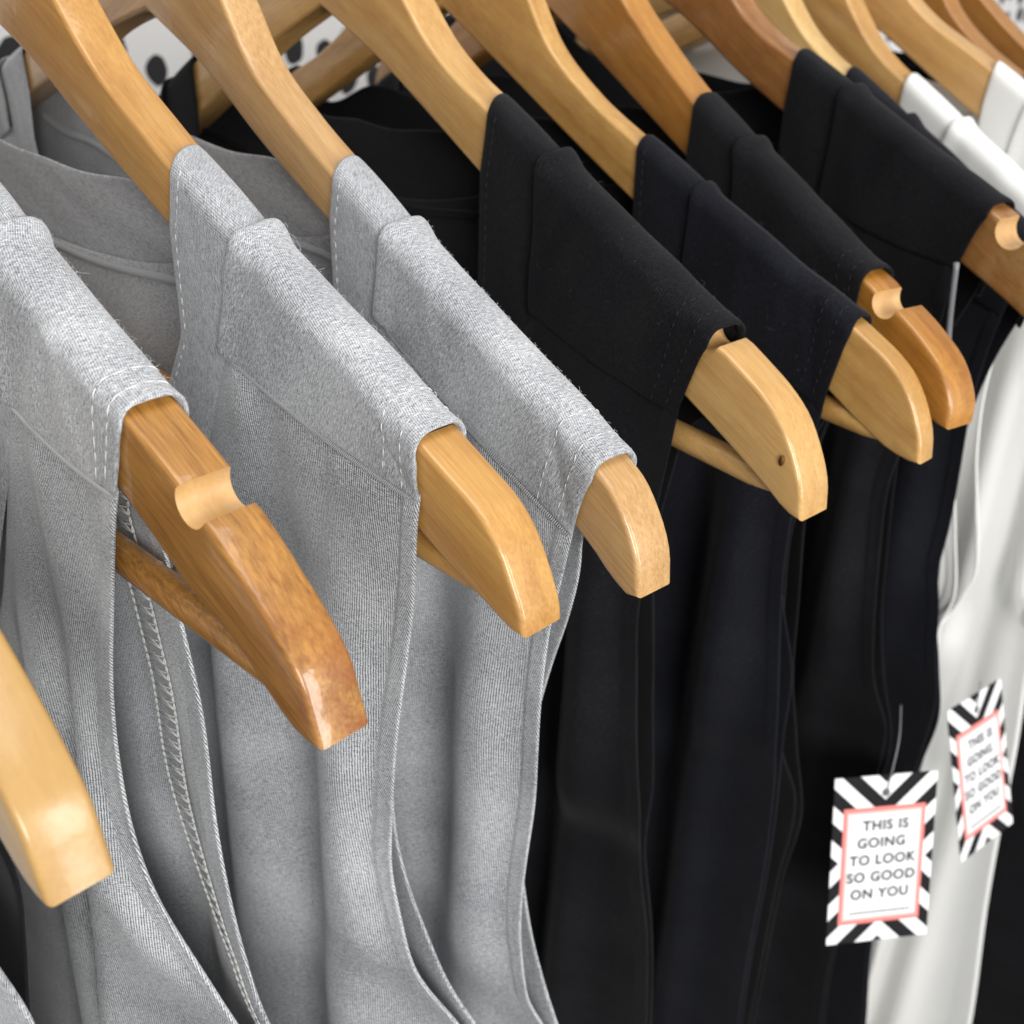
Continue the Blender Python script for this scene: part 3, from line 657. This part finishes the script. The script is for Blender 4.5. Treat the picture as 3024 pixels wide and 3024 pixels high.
    # loose fibres standing off the napped cloth
    if k in 'ABCDEF':
        bm = bmesh.new(); rs = np.random.RandomState(seed)
        nr_, nc_ = G_y.shape[:2]
        for _ in range(210 if k in 'ABC' else 40):
            i = rs.randint(4, nr_ - 2); j = rs.randint(1, nc_ - 1); p = G_y[i, j]
            if rs.rand() < .45: i = rs.randint(5, 11); p = G_y[i, j]
            nrm = np.cross(G_y[i + 1, j] - G_y[i, j], G_y[i, j + 1] - G_y[i, j]); nrm /= np.linalg.norm(nrm) + 1e-9
            if nrm @ (p - np.array([th / 2, p[1], p[2] - .03])) < 0: nrm = -nrm
            d1 = rs.normal(0, 1, 3); d1 -= nrm * (d1 @ nrm); d1 /= np.linalg.norm(d1); ln_ = rs.uniform(.0004, .0012) if rs.rand() < .93 else rs.uniform(.0015, .0035)
            d2 = np.cross(nrm, d1) * rs.uniform(-.6, .6)
            q = [p + nrm * .0004, p + nrm * (.0006 + ln_ * .25) + d1 * ln_ * .35, p + nrm * (.0006 + ln_ * rs.uniform(.1, .55)) + (d1 + d2) * ln_ * .8]
            tube_into(bm, W(catmull(q, 5)), .000035, 3, False)
        o = link('loose_fibres', bm_mesh(bm, 'loose_fibres'), fibre_pale if k in 'ABC' else fibre_dark, root); o['kind'] = 'stuff'
    return root
for k in TOPS: build_top(k)

# ------------------------------------------------------------------ swing tags
def tag_mat():
    m, nt, p = new_mat('chevron_print')
    tc = N(nt, 'ShaderNodeTexCoord'); sx = N(nt, 'ShaderNodeSeparateXYZ'); nt.links.new(tc.outputs['Object'], sx.inputs[0])
    v = math_n(nt, 'SUBTRACT', math_n(nt, 'ABSOLUTE', math_n(nt, 'ADD', sx.outputs[2], .0005)), math_n(nt, 'MULTIPLY', math_n(nt, 'ABSOLUTE', sx.outputs[0]), .93))
    fr = math_n(nt, 'FRACT', math_n(nt, 'DIVIDE', math_n(nt, 'ADD', v, .1216), .0148))
    c = ramp(nt, fr, [(.0, (.82, .82, .82)), (.5, (.012, .012, .014))]); nt.nodes[-1].color_ramp.interpolation = 'CONSTANT'
    nt.links.new(c, p.inputs['Base Color']); p.inputs['Roughness'].default_value = .75; p.inputs['Specular IOR Level'].default_value = .15
    return m
chev = tag_mat(); tag_white = plain_mat('tag_white', (.84, .84, .85), .45); tag_red = plain_mat('coral_border', srgb(232, 130, 124), .45); tag_ink = plain_mat('grey_ink', srgb(60, 62, 66), .5)
tag_pale = plain_mat('pale_pink_line', srgb(240, 196, 194), .45)
def box_mesh(name, x0, x1, y0, y1, z0, z1):
    bm = bmesh.new(); bmesh.ops.create_cube(bm, size=1, matrix=Matrix.Translation(((x0+x1)/2, (y0+y1)/2, (z0+z1)/2)) @ Matrix.Diagonal((x1-x0, y1-y0, z1-z0, 1)))
    return bm_mesh(bm, name)
def text_mesh(s, size, gap=1.12):
    cu = bpy.data.curves.new('letters', 'FONT'); cu.body = s; cu.size = size; cu.align_x = 'CENTER'; cu.align_y = 'CENTER'; cu.space_character = gap; cu.extrude = .00004; cu.offset = size * .03
    ob = bpy.data.objects.new('letters', cu); COL.objects.link(ob); dg = bpy.context.evaluated_depsgraph_get(); dg.update()
    me = bpy.data.meshes.new_from_object(ob.evaluated_get(dg)); bpy.data.objects.remove(ob)
    for v in me.vertices: v.co = Vector((v.co.x, -v.co.z, v.co.y))
    return me
def swing_tag(loc, mat3, label, W_, H_, string):
    root = empty('swing_tag', loc, 0, label, 'price tag', 'chevron swing tags on the clothes')
    root.rotation_euler = mat3.to_euler()
    t = .0005
    bm = bmesh.new()
    n = 10; hole = (0, H_ / 2 - .0075)
    o = link('card', box_mesh('card', -W_/2, W_/2, 0, t, -H_/2, H_/2), chev, root, False)
    o = link('border', box_mesh('border', -W_*.40, W_*.40, -.0002, 0.0001, -H_*.385, H_*.315), tag_red, root, False)
    o = link('border_line', box_mesh('border_line', -W_*.365, W_*.365, -.0003, 0.0001, -H_*.36, H_*.29), tag_pale, root, False)
    o = link('label_panel', box_mesh('label_panel', -W_*.34, W_*.34, -.0004, .0001, -H_*.342, H_*.272), tag_white, root, False)
    for i, s in enumerate(('THIS IS', 'GOING', 'TO LOOK', 'SO GOOD', 'ON YOU')):
        me = text_mesh(s, H_ * .083); o = link('lettering', me, tag_ink, root, False)
        o.location = ((.012, -.02, 0, -.005, -.01)[i] * W_, -.0006, H_ * (.205 - .103 * i))
    bm = bmesh.new(); x = -W_ * .30
    while x < W_ * .29:
        w = random.uniform(.0006, .0011)
        bmesh.ops.create_cube(bm, size=1, matrix=Matrix.Translation((x + w / 2, -.00045, -H_ * .318)) @ Matrix.Diagonal((w, .0003, H_ * .014, 1))); x += w + .0004
    link('small_print', bm_mesh(bm, 'small_print'), plain_mat('pale_ink', srgb(120, 122, 126), .5), root, False)
    bm = bmesh.new(); bmesh.ops.create_cone(bm, cap_ends=True, segments=20, radius1=.0017, radius2=.0017, depth=.0004, matrix=Matrix.Translation((0, -.0001, hole[1])) @ Matrix.Rotation(R(90), 4, 'X'))
    link('eyelet', bm_mesh(bm, 'eyelet'), plain_mat('eyelet_shadow', (.12, .12, .125), .6), root, False)
    inv = (Matrix.Translation(loc) @ mat3.to_4x4()).inverted()
    pts = [inv @ Vector(p) for p in string]; pts.append(Vector((0, -.0006, hole[1])))
    bm = bmesh.new(); tube_into(bm, catmull([tuple(p) for p in pts], 24), .0003, 8)
    link('cord', bm_mesh(bm, 'cord'), nylon, root)
    return root

M1 = Matrix(((.8573, .4788, .1894), (-.5147, .8074, .2884), (-.0148, -.3447, .9386)))
M2 = Matrix(((.9978, .0163, .0644), (-.0398, .9224, .3841), (-.0531, -.3858, .9211)))
swing_tag(Vector((0.362, .1435, CZ - .3601)), M1, 'chevron swing tag in front of the black tank tops, facing the camera', .0456, .0730, [(0.3900, 0.1655, CZ - 0.3076), (0.3780, 0.1574, CZ - 0.3128)])
swing_tag(Vector((0.462, .1502, CZ - .3734)), M2, 'chevron swing tag on the white tank top, slanted and partly turned away', .0468, .0750, [(0.4660, 0.1646, CZ - 0.3316)])
bm = bmesh.new(); tube_into(bm, catmull([(.372, .1812, CZ - .1190), (.374, .1806, CZ - .1312), (.3767, .1794, CZ - .1468), (.378, .1785, CZ - .153)], 14), .0010, 8)
lp = link('hanging_loop', bm_mesh(bm, 'hanging_loop'), nylon); lp['label'] = 'thin pale hanging loop dangling below the red brown hanger'; lp['category'] = 'loop'

# ------------------------------------------------------------------ backdrop: white wall with black dabs, pale floor
def dab_mat():
    m, nt, p = new_mat('dabbed_wallpaper')
    tc = N(nt, 'ShaderNodeTexCoord'); sp = N(nt, 'ShaderNodeSeparateXYZ'); nt.links.new(tc.outputs['Object'], sp.inputs[0])
    cb = N(nt, 'ShaderNodeCombineXYZ'); nt.links.new(math_n(nt, 'MULTIPLY_ADD', sp.outputs[0], 40, .35), cb.inputs[0]); nt.links.new(math_n(nt, 'MULTIPLY_ADD', sp.outputs[2], 31, .2), cb.inputs[1])
    wob = N(nt, 'ShaderNodeTexNoise'); wob.inputs['Scale'].default_value = 1.3; nt.links.new(cb.outputs[0], wob.inputs['Vector'])
    add = N(nt, 'ShaderNodeVectorMath', operation='MULTIPLY_ADD'); nt.links.new(wob.outputs['Color'], add.inputs[0]); add.inputs[1].default_value = (.3, .3, 0); nt.links.new(cb.outputs[0], add.inputs[2])
    vo = N(nt, 'ShaderNodeTexVoronoi', voronoi_dimensions='2D'); vo.inputs['Scale'].default_value = 1; vo.inputs['Randomness'].default_value = .6; nt.links.new(add.outputs[0], vo.inputs['Vector'])
    c = ramp(nt, vo.outputs['Distance'], [(.29, (.02, .02, .022)), (.31, (.82, .81, .80))])
    nt.links.new(c, p.inputs['Base Color']); p.inputs['Roughness'].default_value = .7
    return m
bm = bmesh.new(); bmesh.ops.create_cube(bm, size=1, matrix=Matrix.Diagonal((5.2, .04, 2.6, 1)))
w = link('wall', bm_mesh(bm, 'wall'), dab_mat(), None, False); w.location = (1.4, .80, 1.3); w['kind'] = 'structure'
bm = bmesh.new(); bmesh.ops.create_cube(bm, size=1, matrix=Matrix.Diagonal((6, 5, .04, 1)))
f = link('floor', bm_mesh(bm, 'floor'), plain_mat('pale_floor', (.36, .35, .33), .6), None, False); f.location = (1.2, -1.2, -.02); f['kind'] = 'structure'
